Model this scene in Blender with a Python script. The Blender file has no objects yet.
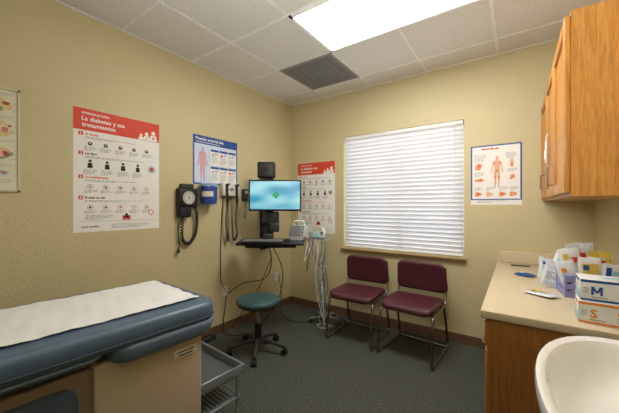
import bpy, bmesh, math, random
from mathutils import Vector, Matrix, Euler
random.seed(7)
D=bpy.data; C=bpy.context; SC=C.scene
COL=SC.collection
R=math.radians
EYE=1.32; CEIL=2.70; XL=-2.54; XR=.495; YB=3.175; YF=-1.0

# ------------------------------------------------------------------ materials
def lin(h):
    h=h.lstrip('#'); o=[]
    for i in (0,2,4):
        c=int(h[i:i+2],16)/255
        o.append(c/12.92 if c<=.04045 else ((c+.055)/1.055)**2.4)
    return (*o,1)
_M={}
def mat(name,col,rough=.5,metal=0,var=.06,scale=12,bump=0,bscale=150,emit=0,coat=0,dist=.004):
    if name in _M: return _M[name]
    m=D.materials.new(name); m.use_nodes=True; nt=m.node_tree; N=nt.nodes; L=nt.links
    b=N['Principled BSDF']; c=lin(col)
    b.inputs['Roughness'].default_value=rough; b.inputs['Metallic'].default_value=metal
    b.inputs['Coat Weight'].default_value=coat
    tc=N.new('ShaderNodeTexCoord'); no=N.new('ShaderNodeTexNoise'); no.inputs['Scale'].default_value=scale; no.inputs['Detail'].default_value=3
    L.new(tc.outputs['Object'],no.inputs['Vector'])
    cr=N.new('ShaderNodeValToRGB'); cr.color_ramp.elements[0].position=.3; cr.color_ramp.elements[1].position=.7
    cr.color_ramp.elements[0].color=(*[x*(1-var) for x in c[:3]],1); cr.color_ramp.elements[1].color=(*[min(1,x*(1+var)) for x in c[:3]],1)
    L.new(no.outputs['Fac'],cr.inputs['Fac']); L.new(cr.outputs['Color'],b.inputs['Base Color'])
    if emit:
        L.new(cr.outputs['Color'],b.inputs['Emission Color']); b.inputs['Emission Strength'].default_value=emit
    if bump:
        n2=N.new('ShaderNodeTexNoise'); n2.inputs['Scale'].default_value=bscale; n2.inputs['Detail'].default_value=2
        L.new(tc.outputs['Object'],n2.inputs['Vector'])
        bp=N.new('ShaderNodeBump'); bp.inputs['Strength'].default_value=bump; bp.inputs['Distance'].default_value=dist
        L.new(n2.outputs['Fac'],bp.inputs['Height']); L.new(bp.outputs['Normal'],b.inputs['Normal'])
    _M[name]=m; return m

def wood(name,c0,c1,rough=.4,axis='z'):
    if name in _M: return _M[name]
    m=D.materials.new(name); m.use_nodes=True; nt=m.node_tree; N=nt.nodes; L=nt.links
    b=N['Principled BSDF']; b.inputs['Roughness'].default_value=rough
    tc=N.new('ShaderNodeTexCoord'); mp=N.new('ShaderNodeMapping')
    mp.inputs['Scale'].default_value={'z':(42,42,2.8),'y':(42,2.8,42),'x':(2.8,42,42)}[axis]
    L.new(tc.outputs['Object'],mp.inputs['Vector'])
    n1=N.new('ShaderNodeTexNoise'); n1.inputs['Scale'].default_value=1.6; n1.inputs['Detail'].default_value=8; n1.inputs['Distortion'].default_value=.7
    n2=N.new('ShaderNodeTexNoise'); n2.inputs['Scale'].default_value=7; n2.inputs['Detail'].default_value=4
    L.new(mp.outputs['Vector'],n1.inputs['Vector']); L.new(mp.outputs['Vector'],n2.inputs['Vector'])
    ad=N.new('ShaderNodeMath'); ad.operation='MULTIPLY_ADD'; ad.inputs[1].default_value=.45
    L.new(n2.outputs['Fac'],ad.inputs[0]); 
    ml=N.new('ShaderNodeMath'); ml.operation='MULTIPLY'; ml.inputs[1].default_value=.55; L.new(n1.outputs['Fac'],ml.inputs[0]); L.new(ml.outputs[0],ad.inputs[2])
    cr=N.new('ShaderNodeValToRGB'); cr.color_ramp.elements[0].position=.34; cr.color_ramp.elements[1].position=.64
    cr.color_ramp.elements[0].color=lin(c0); cr.color_ramp.elements[1].color=lin(c1)
    L.new(ad.outputs[0],cr.inputs['Fac']); L.new(cr.outputs['Color'],b.inputs['Base Color'])
    _M[name]=m; return m

def speckle(name,stops,scale,rough=.9,bump=.5,dist=.006,kind='noise'):
    m=D.materials.new(name); m.use_nodes=True; nt=m.node_tree; N=nt.nodes; L=nt.links
    b=N['Principled BSDF']; b.inputs['Roughness'].default_value=rough; b.inputs['Specular IOR Level'].default_value=.2
    tc=N.new('ShaderNodeTexCoord')
    n=N.new('ShaderNodeTexNoise' if kind=='noise' else 'ShaderNodeTexVoronoi'); n.inputs['Scale'].default_value=scale
    if kind=='noise': n.inputs['Detail'].default_value=3
    L.new(tc.outputs['Object'],n.inputs['Vector'])
    out=n.outputs['Fac'] if kind=='noise' else n.outputs['Distance']
    cr=N.new('ShaderNodeValToRGB'); els=cr.color_ramp.elements
    els[0].position,els[0].color=stops[0][0],lin(stops[0][1]); els[1].position,els[1].color=stops[-1][0],lin(stops[-1][1])
    for p,c in stops[1:-1]:
        e=els.new(p); e.color=lin(c)
    L.new(out,cr.inputs['Fac']); L.new(cr.outputs['Color'],b.inputs['Base Color'])
    bp=N.new('ShaderNodeBump'); bp.inputs['Strength'].default_value=bump; bp.inputs['Distance'].default_value=dist
    L.new(out,bp.inputs['Height']); L.new(bp.outputs['Normal'],b.inputs['Normal'])
    return m

# ------------------------------------------------------------------ mesh builder
def catmull(pts,n=6,closed=False):
    P=[Vector(p) for p in pts]; out=[]
    k=len(P)
    rng=range(k if closed else k-1)
    for i in rng:
        if closed: a,b,c,d=P[(i-1)%k],P[i],P[(i+1)%k],P[(i+2)%k]
        else: a,b,c,d=P[max(i-1,0)],P[i],P[i+1],P[min(i+2,k-1)]
        for j in range(n):
            t=j/n
            out.append(.5*((2*b)+(c-a)*t+(2*a-5*b+4*c-d)*t*t+(3*b-a-3*c+d)*t**3))
    if not closed: out.append(P[-1])
    return out
def fillet(pts,r,n=5):
    P=[Vector(p) for p in pts]; out=[P[0]]
    for i in range(1,len(P)-1):
        a,b,c=P[i-1],P[i],P[i+1]
        d1=(a-b); d2=(c-b); rr=min(r,d1.length*.45,d2.length*.45)
        p0=b+d1.normalized()*rr; p1=b+d2.normalized()*rr
        for j in range(n+1):
            t=j/n; out.append(p0*(1-t)**2+b*2*t*(1-t)+p1*t*t)
    out.append(P[-1]); return out
def rrect(w,d,r,seg=6,cx=0,cy=0):
    r=max(.0005,min(r,w/2-.0001,d/2-.0001)); o=[]
    for k,(sx,sy) in enumerate([(1,1),(-1,1),(-1,-1),(1,-1)]):
        for j in range(seg+1):
            a=R(90*k)+R(90)*j/seg
            o.append((cx+sx*(w/2-r)+r*math.cos(a),cy+sy*(d/2-r)+r*math.sin(a)))
    return o
def textgeo(s,size,bold=0):
    cu=D.curves.new('t','FONT'); cu.body=s; cu.size=size; cu.offset=bold; cu.resolution_u=2
    ob=D.objects.new('t',cu); COL.objects.link(ob); C.view_layer.update()
    me=D.meshes.new_from_object(ob.evaluated_get(C.evaluated_depsgraph_get()))
    v=[tuple(x.co) for x in me.vertices]; f=[tuple(p.vertices) for p in me.polygons]
    D.objects.remove(ob); D.curves.remove(cu); D.meshes.remove(me)
    return v,f
class MB:
    def __init__(s): s.v=[];s.f=[];s.m=[];s.s=[];s.T=Matrix.Identity(4)
    def add(s,v,f,mi=0,sm=False,M=None):
        o=len(s.v); T=s.T@M if M is not None else s.T
        s.v+=[tuple(T@Vector(p)) for p in v]
        for q in f: s.f.append(tuple(i+o for i in q)); s.m.append(mi); s.s.append(sm)
        return s
    def box(s,c,z,mi=0,M=None):
        x,y,w=c; a,b,h=z[0]/2,z[1]/2,z[2]/2
        v=[(x+i*a,y+j*b,w+k*h) for k in(-1,1) for j in(-1,1) for i in(-1,1)]
        return s.add(v,[(0,2,3,1),(4,5,7,6),(0,1,5,4),(2,6,7,3),(0,4,6,2),(1,3,7,5)],mi,False,M)
    def rbox(s,c,z,r=.01,mi=0,M=None,seg=3):
        bm=bmesh.new(); bmesh.ops.create_cube(bm,size=1)
        for v in bm.verts: v.co=Vector((v.co.x*z[0],v.co.y*z[1],v.co.z*z[2]))
        bmesh.ops.bevel(bm,geom=bm.edges[:],offset=min(r,min(z)*.49),segments=seg,affect='EDGES',profile=.5)
        bm.verts.index_update()
        v=[tuple(p.co+Vector(c)) for p in bm.verts]; f=[tuple(q.index for q in p.verts) for p in bm.faces]; bm.free()
        return s.add(v,f,mi,True,M)
    def loft(s,rings,mi=0,sm=True,cap0=True,cap1=True,M=None,closed=True):
        n=len(rings[0]); v=[p for r in rings for p in r]; f=[]
        for i in range(len(rings)-1):
            for j in range(n if closed else n-1):
                k=(j+1)%n; f.append((i*n+j,i*n+k,(i+1)*n+k,(i+1)*n+j))
        if cap0: f.append(tuple(reversed(range(n))))
        if cap1: f.append(tuple(range((len(rings)-1)*n,len(rings)*n)))
        return s.add(v,f,mi,sm,M)
    def prism(s,o,z0,z1,mi=0,M=None,sm=False): return s.loft([[(x,y,z0) for x,y in o],[(x,y,z1) for x,y in o]],mi,sm,M=M)
    def tube(s,pts,r,seg=8,mi=0,closed=False,M=None):
        P=[Vector(p) for p in pts]; n=len(P); rings=[]; up=None
        for i in range(n):
            if closed: t=P[(i+1)%n]-P[i-1]
            else: t=P[min(i+1,n-1)]-P[max(i-1,0)]
            t.normalize()
            if up is None:
                up=t.cross(Vector((0,0,1)) if abs(t.z)<.9 else Vector((1,0,0))).normalized()
            up=(up-t*up.dot(t)); up.normalize(); b=t.cross(up)
            rr=r[i] if isinstance(r,(list,tuple)) else r
            rings.append([tuple(P[i]+up*rr*math.cos(2*math.pi*k/seg)+b*rr*math.sin(2*math.pi*k/seg)) for k in range(seg)])
        if closed: rings.append(rings[0]); return s.loft(rings,mi,True,False,False,M)
        return s.loft(rings,mi,True,True,True,M)
    def cyl(s,p0,p1,r,mi=0,seg=20,r1=None,M=None): return s.tube([p0,p1],[r,r if r1 is None else r1],seg,mi,M=M)
    def lathe(s,prof,mi=0,seg=28,M=None):
        return s.loft([[(r*math.cos(2*math.pi*k/seg),r*math.sin(2*math.pi*k/seg),z) for k in range(seg)] for r,z in prof],mi,True,M=M)
    def rect(s,x,y,w,h,z,mi=0,M=None): return s.add([(x,y,z),(x+w,y,z),(x+w,y+h,z),(x,y+h,z)],[(0,1,2,3)],mi,False,M)
    def disc(s,x,y,r,z,mi=0,seg=20,ry=None,M=None):
        ry=ry or r
        return s.add([(x+r*math.cos(2*math.pi*k/seg),y+ry*math.sin(2*math.pi*k/seg),z) for k in range(seg)],[tuple(range(seg))],mi,False,M)
    def poly(s,pts,z,mi=0,M=None): return s.add([(x,y,z) for x,y in pts],[tuple(range(len(pts)))],mi,False,M)
    def text(s,t,size,x,y,z,mi=0,bold=0,align='l',fitw=None,M=None):
        v,f=textgeo(t,size,bold)
        if not v: return s
        x0=min(p[0] for p in v);x1=max(p[0] for p in v); w=x1-x0; k=1
        if fitw: k=fitw/w
        off={'l':0,'c':-w*k/2,'r':-w*k}[align]
        return s.add([((p[0]-x0)*k+off+x,p[1]+y,z) for p in v],f,mi,False,M)
    def lines(s,x,y,w,n,z,mi,rd,pitch=.0105,th=.0042):
        for i in range(n):
            xx=x; end=x+w*(rd.uniform(.75,1) if i<n-1 else rd.uniform(.4,.7))
            while xx<end-.006:
                l=min(rd.uniform(.012,.034),end-xx); s.rect(xx,y-pitch*i,l,th,z,mi); xx+=l+.005
        return s
    def cushion(s,w,d,h,rc,e,dome=.0,mi=0,M=None,cx=0,cy=0,taper=0):
        prof=[(e+taper,0),(e*.3+taper,e*.3),(taper*.8,e)]+[(0,h-e),(e*.12,h-e*.55),(e*.4,h-e*.2),(e,h)]
        rings=[[(x,y,z) for x,y in rrect(w-2*i,d-2*i,rc-i*.6,6,cx,cy)] for i,z in prof]
        top=rrect(w-2*e,d-2*e,rc-e*.6,6)
        for k in (.85,.6,.3,.04):
            rings.append([(cx+x*k,cy+y*k,h+dome*(1-k*k)) for x,y in top])
        return s.loft(rings,mi,True,M=M)
    def build(s,name,mats,parent=None,loc=(0,0,0),rot=(0,0,0),world=False,label=None):
        me=D.meshes.new(name); me.from_pydata(s.v,[],s.f); me.update()
        for m in (mats if isinstance(mats,(list,tuple)) else [mats]): me.materials.append(m)
        me.polygons.foreach_set('material_index',s.m); me.polygons.foreach_set('use_smooth',s.s)
        me.set_sharp_from_angle(angle=R(38))
        ob=D.objects.new(name,me); COL.objects.link(ob); ob.location=loc; ob.rotation_euler=rot
        if parent is not None:
            ob.parent=parent
            if world:
                ob.matrix_parent_inverse=(Matrix.Translation(parent.location)@parent.rotation_euler.to_matrix().to_4x4()).inverted()
        if label: ob['label']=label
        return ob
def tag(ob,label,cat,group=None):
    ob['label']=label; ob['category']=cat
    if group: ob['group']=group
    return ob
def thing(name,label,cat,loc=(0,0,0),rz=0,group=None,rot=None):
    e=D.objects.new(name,None); e.empty_display_size=.1; COL.objects.link(e); e.location=loc; e.rotation_euler=rot or (0,0,rz)
    return tag(e,label,cat,group)
def struct(ob,label=None):
    ob['kind']='structure'
    if label: ob['label']=label
    return ob
def TR(x,y,z,rz=0,rx=0,ry=0): return Matrix.Translation((x,y,z))@Euler((rx,ry,rz)).to_matrix().to_4x4()
LW=(R(90),0,R(90)); BW=(R(90),0,0)   # on left wall / on back wall

# ------------------------------------------------------------------ common materials
m_wall=mat('wall_paint','#cabe94',.5,var=.02,scale=3,bump=.55,bscale=62,dist=.007)
m_ceil=speckle('ceiling_tile',[(.30,'#c6c4bf'),(.42,'#dedcd7'),(.7,'#e4e2dd')],80,.95,.25,.002)
m_grid=mat('grid_white','#ebeae6',.5)
m_carpet=speckle('carpet',[(.30,'#30322d'),(.46,'#454842'),(.54,'#50534c'),(.70,'#696c63')],105,.97,.8,.005)
m_base=mat('baseboard_brown','#6a4e38',.5)
m_white=mat('white_plastic','#e8e8e6',.4)
m_offw=mat('offwhite_plastic','#d8d4c8',.45)
m_black=mat('black_plastic','#121213',.42)
m_dark=mat('dark_gray','#2b2c2e',.45)
m_grey=mat('mid_gray','#7c7f82',.45)
m_lgrey=mat('light_gray','#b0b3b6',.4)
m_chrome=mat('chrome','#c8cacc',.22,1)
m_steel=mat('steel_tube','#8d8a85',.25,1)
m_oak=wood('oak','#a86926','#cf9446',.35,'z')
m_oakd=wood('oak_panel','#8f5b2a','#b47a3b',.4,'z')
m_lam=speckle('laminate',[(.35,'#c6b698'),(.5,'#cbbb9e'),(.7,'#d0c2a6')],220,.32,.02,.0005)
m_paper=mat('paper','#efeeea',.7,var=.02)
m_red=mat('print_red','#d8452f',.6); m_pblue=mat('print_blue','#1f4f98',.6); m_pblk=mat('print_black','#1c1c1e',.6)
m_pgrey=mat('print_gray','#8e8e90',.6); m_skin=mat('print_skin','#e3b394',.6); m_orange=mat('print_orange','#ea8a2e',.6)
m_cyan=mat('print_cyan','#9fd0dd',.6); m_yel=mat('print_yellow','#e2c352',.6); m_green=mat('print_green','#87a07a',.6); m_pink=mat('print_pink','#d9a3a5',.6)
m_pink2=mat('print_paleblue','#cddaee',.6); m_viol=mat('print_violet','#c9a3c4',.6); m_peach=mat('print_peach','#e0986a',.6)

# ------------------------------------------------------------------ room
f=MB().box(((XL+XR)/2,(YF+YB)/2,-.05),(XR-XL+.3,YB-YF+.3,.1)).build('floor',m_carpet); struct(f,'dark gray speckled loop carpet')
c=MB().box(((XL+XR)/2,(YF+YB)/2,CEIL+.05),(XR-XL+.3,YB-YF+.3,.1)).build('ceiling',m_ceil); struct(c,'white acoustic tile drop ceiling')
w=MB().box((XL-.06,(YF+YB)/2,CEIL/2),(.12,YB-YF,CEIL)).build('wall_left',m_wall); struct(w,'tan textured wall')
w=MB().box((XR+.06,(YF+YB)/2,CEIL/2),(.12,YB-YF,CEIL)).build('wall_right',m_wall); struct(w,'tan textured wall')
w=MB().box(((XL+XR)/2,YF-.06,CEIL/2),(XR-XL+.24,.12,CEIL)).build('wall_front',m_wall); struct(w,'tan textured wall')
WX0,WX1,WZ0,WZ1=-1.725,-.415,.83,2.16
b=MB()
b.box(((XL-.12+WX0)/2,YB+.07,CEIL/2),(WX0-XL+.12,.14,CEIL)); b.box(((XR+.12+WX1)/2,YB+.07,CEIL/2),(XR+.12-WX1,.14,CEIL))
b.box(((WX0+WX1)/2,YB+.07,WZ0/2),(WX1-WX0,.14,WZ0)); b.box(((WX0+WX1)/2,YB+.07,(WZ1+CEIL)/2),(WX1-WX0,.14,CEIL-WZ1))
struct(b.build('wall_back',m_wall),'tan textured wall with a window opening')
struct(MB().box((XL+.006,(YF+YB)/2,.045),(.012,YB-YF,.09)).build('baseboard_left',m_base),'brown vinyl baseboard')
struct(MB().box(((XL+XR-.62)/2,YB-.006,.045),(XR-.62-XL-.02,.012,.09)).build('baseboard_back',m_base),'brown vinyl baseboard')
struct(MB().box((XR-.006,(YF+1.6)/2,.045),(.012,1.6-YF,.09)).build('baseboard_right',m_base),'brown vinyl baseboard')
g=MB(); zz=CEIL-.002
xs=[-1.97+.61*i for i in range(5)]; ys=[2.87-.61*i for i in range(7)]
for x in xs: g.box((x,(YF+YB)/2,zz),(.024,YB-YF,.004))
for y in ys: g.box(((XL+XR)/2,y,zz-.0005),(XR-XL,.024,.004))
g.box((XL+.011,(YF+YB)/2,zz-.001),(.022,YB-YF,.006)); g.box(((XL+XR)/2,YB-.011,zz-.001),(XR-XL,.022,.006)); g.box((XR-.011,(YF+YB)/2,zz-.001),(.022,YB-YF,.006))
struct(g.build('trim_1',m_grid),'white metal ceiling grid')
# window
wb=MB(); cx=(WX0+WX1)/2; cz=(WZ0+WZ1)/2; yw=YB+.11
for x in (WX0+.02,cx,WX1-.02): wb.box((x,yw,cz),(.04,.05,WZ1-WZ0))
for z in (WZ0+.02,WZ1-.02): wb.box((cx,yw,z),(WX1-WX0,.05,.04))
win=struct(wb.build('window_1',m_white),'white framed sliding window behind the blind')
mg=D.materials.new('glass'); mg.use_nodes=True; nt=mg.node_tree; nt.nodes.clear()
o=nt.nodes.new('ShaderNodeOutputMaterial'); mx=nt.nodes.new('ShaderNodeMixShader'); tb=nt.nodes.new('ShaderNodeBsdfTransparent'); gb=nt.nodes.new('ShaderNodeBsdfGlossy'); gb.inputs['Roughness'].default_value=.02
mx.inputs[0].default_value=.06; nt.links.new(tb.outputs[0],mx.inputs[1]); nt.links.new(gb.outputs[0],mx.inputs[2]); nt.links.new(mx.outputs[0],o.inputs[0])
MB().box((cx,yw,cz),(WX1-WX0-.06,.006,WZ1-WZ0-.06)).build('glass',mg,win)
m_sill=mat('sill_paint','#a98f64',.45)
s=MB().rbox((cx,YB-.008,WZ0-.014),(WX1-WX0+.05,.07,.022),.005).box((cx,YB-.005,WZ0-.042),(WX1-WX0+.03,.010,.034))
struct(s.build('trim_2',m_sill),'tan painted window sill')

# blind
bl=thing('window_blind','white horizontal slat blind, lowered and tilted nearly closed','blind',(cx,YB+.03,WZ0))
ms=D.materials.new('slat'); ms.use_nodes=True; nt=ms.node_tree; N=nt.nodes; L=nt.links
pb=N['Principled BSDF']; pb.inputs['Roughness'].default_value=.45
tc=N.new('ShaderNodeTexCoord'); no=N.new('ShaderNodeTexNoise'); no.inputs['Scale'].default_value=6; L.new(tc.outputs['Object'],no.inputs['Vector'])
cr=N.new('ShaderNodeValToRGB'); cr.color_ramp.elements[0].color=lin('#ececee'); cr.color_ramp.elements[1].color=lin('#f5f5f6'); L.new(no.outputs['Fac'],cr.inputs['Fac']); L.new(cr.outputs['Color'],pb.inputs['Base Color'])
tl=N.new('ShaderNodeBsdfTranslucent'); tl.inputs['Color'].default_value=lin('#eeeff2'); mx=N.new('ShaderNodeMixShader'); mx.inputs[0].default_value=.27
L.new(pb.outputs[0],mx.inputs[1]); L.new(tl.outputs[0],mx.inputs[2]); L.new(mx.outputs[0],N['Material Output'].inputs[0])
sw=WX1-WX0-.016; b=MB(); n=29; top=WZ1-.062; bot=WZ0+.034
for i in range(n):
    z=bot+(top-bot)*i/(n-1)
    M=TR(cx,YB+.03,z,rx=R(-63)); hw=.0248
    pr=[(-hw,0),(-hw*.5,.0016),(0,.0022),(hw*.5,.0016),(hw,0)]
    rings=[[(x,y,q) for y,q in pr]+[(x,y,q-.0024) for y,q in reversed(pr)] for x in (-sw/2,sw/2)]
    b.loft(rings,0,False,M=M)
b.build('slats',ms,bl,world=True)
MB().rbox((cx,YB+.03,WZ1-.022),(sw,.05,.04),.005).build('headrail',m_white,bl,world=True)
MB().rbox((cx,YB+.03,WZ0+.012),(sw,.045,.016),.005).build('bottom_rail',m_white,bl,world=True)
for x in (WX0+.2,cx,WX1-.2):
    b=MB(); b.tube([(x,YB+.004,WZ0+.01),(x,YB+.004,WZ1-.04)],.0012,5); b.build('cord',m_white,bl,world=True)
b=MB(); b.tube([(WX1-.09,YB+.002,WZ1-.04),(WX1-.09,YB-.002,WZ0+.5)],.0035,6); b.build('tilt_wand',m_white,bl,world=True)

# ------------------------------------------------------------------ ceiling fixtures
m_diff=mat('diffuser','#fffbf5',.5,var=.01,scale=5,emit=19)
def troffer(y0):
    t=thing('ceiling_light','recessed fluorescent troffer with glowing white diffuser','ceiling light',(-.75,y0,CEIL-.003))
    X0,X1=-1.36,-.14; b=MB()
    b.prism(rrect(1.22,.61,.001,1,-.75,y0),CEIL-.006,CEIL-.0045)
    for y in (y0-.285,y0+.285): b.box((-.75,y,CEIL-.009),(1.2,.03,.01))
    for x in (X0+.02,X1-.02): b.box((x,y0,CEIL-.009),(.03,.6,.01))
    b.build('frame',m_white,t,world=True)
    MB().rbox((-.75,y0,CEIL-.012),(1.15,.54,.010),.003).build('diffuser',m_diff,t,world=True)
troffer(1.955)
v=thing('air_vent','gray perforated ceiling return air grille','air vent',(-1.665,2.565,CEIL-.003))
b=MB()
for dx,dy,sx,sy in ((0,.29,.6,.02),(0,-.29,.6,.02),(.29,0,.02,.56),(-.29,0,.02,.56)): b.box((-1.665+dx,2.565+dy,CEIL-.006),(sx,sy,.01))
b.build('frame',mat('vent_frame','#8c8c8a',.5),v,world=True)
m_perf=speckle('perforated',[(.15,'#2f2f30'),(.3,'#727274'),(.6,'#808082')],150,.5,.4,.002,kind='v')
b=MB().box((-1.665,2.565,CEIL-.005),(.56,.56,.004))
for k in range(3):
    s_=.16+.14*k
    for q in(-1,1): b.box((-1.665+q*s_/2,2.565,CEIL-.009),(.006,s_,.005)); b.box((-1.665,2.565+q*s_/2,CEIL-.009),(s_,.006,.005))
b.build('perforated_panel',m_perf,v,world=True)

# ------------------------------------------------------------------ posters
def diab(w,h,l1,l2,seed):
    rd=random.Random(seed); b=MB(); b.box((w/2,h/2,.0005),(w,h,.001),0); z=.0014
    mats=[m_paper,m_red,m_pblk,m_pgrey,m_skin,m_cyan]
    b.rect(0,h-.155,w,.155,z,1)
    z+=.0004
    b.text('INTRODUCCIÓN:',.022,.05,h-.04,z,0,.0006)
    b.text(l1,.042,.05,h-.085,z,0,.001); b.text(l2,.042,.05,h-.128,z,0,.001)
    # white figures reaching in at the header's corner
    for fx,fy,fs in ((w-.05,h-.085,.034),(w-.105,h-.1,.028),(w-.15,h-.115,.022)):
        b.disc(fx,fy,fs*.5,z,0); b.poly([(fx-fs,h-.152),(fx+fs,h-.152),(fx+fs*.7,fy-fs*.55),(fx-fs*.7,fy-fs*.55)],z,0)
    b.disc(w-.05,h-.128,.010,z+.0004,1); b.disc(w-.105,h-.135,.008,z+.0004,4)
    y=h-.185; k=1
    for kind,hh in [('c',.14),('p',.17),('r',.15),('r',.18)]:
        b.rect(.03,y-.008,.028,.026,z,1); b.text(str(k),.024,.044,y-.003,z+.0004,0,.0008,'c')
        b.text(('La glucosa','Los tipos','Los medicamentos','El estilo de vida')[k-1],.02,.07,y-.002,z,1 if k in(1,3) else 2,.0008)
        b.lines(.07,y-.018,.44,2,z,3,rd,.009,.0035)
        yy=y-.078
        if kind=='c':
            for i in range(5): b.disc(.10+.1*i,yy+.015,.014,z,2); b.disc(.10+.1*i,yy+.018,.005,z+.0004,0); b.lines(.065+.1*i,yy-.012,.085,4,z,3,rd,.008,.003)
        elif kind=='p':
            for i in range(4):
                x=.10+.11*i; b.disc(x,yy+.03,.010,z,2); b.poly([(x-.017,yy-.022),(x+.017,yy-.022),(x+.013,yy+.016),(x-.013,yy+.016)],z,2)
                b.lines(x-.04,yy-.036,.09,5,z,3,rd,.008,.003)
            b.disc(w-.065,yy+.01,.03,z,5); b.disc(w-.065,yy+.01,.018,z+.0004,1)
        else:
            for i in range(5): b.disc(.10+.1*i,yy+.012,.019,z,3); b.disc(.10+.1*i,yy+.012,.016,z+.0004,0); b.disc(.10+.1*i,yy+.012,.008,z+.0008,(2,1,4,3,2)[(i+k)%5]); b.lines(.065+.1*i,yy-.016,.085,3,z,3,rd,.008,.003)
            if hh>.17:
                b.rect(w*.52,yy-.085,.06,.034,z+.0006,1); b.disc(w*.52+.03,yy-.045,.011,z+.0006,2); b.poly([(w*.52+.01,yy-.07),(w*.52+.05,yy-.07),(w*.52+.042,yy-.053),(w*.52+.018,yy-.053)],z+.001,2); b.lines(.07,yy-.05,.2,4,z,3,rd,.009,.0035)
                b.disc(w-.07,yy-.03,.024,z+.0006,1); b.disc(w-.07,yy-.03,.018,z+.001,0)
        y-=hh; k+=1
    b.rect(.03,.075,w-.06,.002,z,3)
    b.text('novo nordisk',.02,.05,.032,z,2,.0005)
    b.lines(.24,.048,.32,4,z,3,rd,.009,.003)
    return b,mats
b,m=diab(.606,.89,'La diabetes y sus','tratamientos',1)
tag(b.build('poster',m,loc=(XL+.0005,.737,1.135),rot=LW),'tall white diabetes education poster with red header in Spanish','poster')
b,m=diab(.575,.905,'La diabetes: sus','conceptos',2)
tag(b.build('poster',m,loc=(-2.42,YB-.0005,.985),rot=BW),'white and red diabetes poster behind the computer workstation','poster')
def figure(b,cx,cy,s,mi,z):
    b.disc(cx,cy+.42*s,.042*s,z,mi,ry=.058*s)
    b.poly([(cx-.1*s,cy+.32*s),(cx-.025*s,cy+.37*s),(cx+.025*s,cy+.37*s),(cx+.1*s,cy+.32*s),(cx+.065*s,cy+.12*s),(cx+.08*s,cy+.0*s),(cx-.08*s,cy+.0*s),(cx-.065*s,cy+.12*s)],z,mi)
    for q in(-1,1):
        b.poly([(cx+q*.1*s,cy+.32*s),(cx+q*.075*s,cy+.26*s),(cx+q*.14*s,cy-.03*s),(cx+q*.165*s,cy-.02*s)][::q],z,mi)
        b.poly([(cx+q*.08*s,cy),(cx+q*.005*s,cy),(cx+q*.025*s,cy-.48*s),(cx+q*.06*s,cy-.48*s)][::q],z,mi)
rd=random.Random(5)
b=MB(); w,h=.545,.48; b.box((w/2,h/2,.0005),(w,h,.001),1); z=.0014
mats=[m_paper,m_pblue,m_viol,m_cyan,m_pgrey,m_pblk,m_pink2,m_red,m_pink]
b.text('Presión arterial alta',.042,.03,h-.046,z+.0004,0,.0008); b.lines(.03,h-.068,.48,1,z+.0004,0,rd,.01,.006)
b.rect(.014,.014,w-.028,h-.096,z,6)
figure(b,.105,.195,.37,2,z+.0006); figure(b,.105,.195,.25,8,z+.0009)
for i in range(3):
    for j in range(2):
        x0,y0=.20+.110*i,.025+.175*j
        b.rect(x0,y0,.102,.16,z+.0004,0); b.rect(x0,y0+.138,.102,.022,z+.0008,1)
        b.disc(x0+.026,y0+.108,.014,z+.0008,(2,8,7)[(i+j)%3]); b.lines(x0+.05,y0+.125,.045,4,z+.0008,1,rd,.009,.0035)
        b.lines(x0+.008,y0+.083,.087,8,z+.0008,4,rd,.0095,.0035)
tag(b.build('poster',mats,loc=(XL+.0005,1.671,1.54),rot=LW),'landscape blue-bordered human body health poster','poster')
b=MB(); w,h=.394,.55; b.box((w/2,h/2,.0005),(w,h,.001),1); z=.0014
mats=[m_paper,m_pblue,m_skin,m_peach,m_pgrey,m_pblk,m_pink2,m_red,m_green]
b.rect(.012,.055,w-.024,h-.067,z,0); b.rect(.0,.0,w,.045,z,0)
b.lines(.09,h-.042,.27,1,z+.0006,7,rd,.01,.013)
figure(b,.21,.30,.30,2,z+.0006)
for px,py in ((.225,.25),(.195,.25),(.185,.38),(.235,.38),(.21,.31)): b.disc(px,py,.007,z+.0009,7)
b.poly([(.035,.33),(.075,.32),(.095,.37),(.065,.39),(.04,.37)],z+.0006,3); b.disc(.07,.36,.009,z+.0009,7)
b.poly([(.03,.235),(.09,.245),(.115,.225),(.085,.213),(.03,.218)],z+.0006,3); b.disc(.08,.23,.008,z+.0009,7)
b.rect(.31,.34,.022,.07,z+.0006,2); b.disc(.321,.36,.014,z+.0009,3); b.poly([(.305,.225),(.345,.24),(.34,.275),(.31,.27)],z+.0006,3)
for px in(.06,.15,.25,.33):
    b.poly([(px-.028,.083),(px-.01,.076),(px+.026,.088),(px+.030,.106),(px+.005,.116),(px-.02,.122)],z+.0006,3 if px!=.15 else 2); b.disc(px,.098,.009,z+.0009,(7,2,7,2)[int(px*10)%4])
for px in(.03,.13,.23,.31): b.lines(px,.16,.07,4,z+.0006,4,rd,.009,.003)
b.lines(.03,h-.085,.10,8,z+.0006,4,rd,.009,.003); b.lines(.28,h-.085,.09,6,z+.0006,4,rd,.009,.003); b.lines(.03,.30,.09,5,z+.0006,4,rd,.009,.003); b.lines(.29,.32,.08,3,z+.0006,4,rd,.009,.003); b.lines(.05,.034,.28,2,z+.0006,4,rd,.012,.004)
tag(b.build('poster',mats,loc=(-.357,YB-.0005,1.335),rot=BW),'blue-bordered anatomy poster with standing figure and joint insets','poster')
fr=thing('framed_chart','pale cream framed anatomical chart on the wall','picture',(XL+.0005,.0,1.41))
b=MB(); w,h=.468,.63
for x,y,sx,sy in((w/2,.006,w,.012),(w/2,h-.006,w,.012),(.006,h/2,.012,h),(w-.006,h/2,.012,h)): b.box((x,y,.006),(sx,sy,.012))
b.build('frame',mat('cream_frame','#cfc7a8',.5),fr,rot=LW)
b=MB(); b.box((w/2,h/2,.003),(w-.02,h-.02,.004),0); z=.0055
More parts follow.
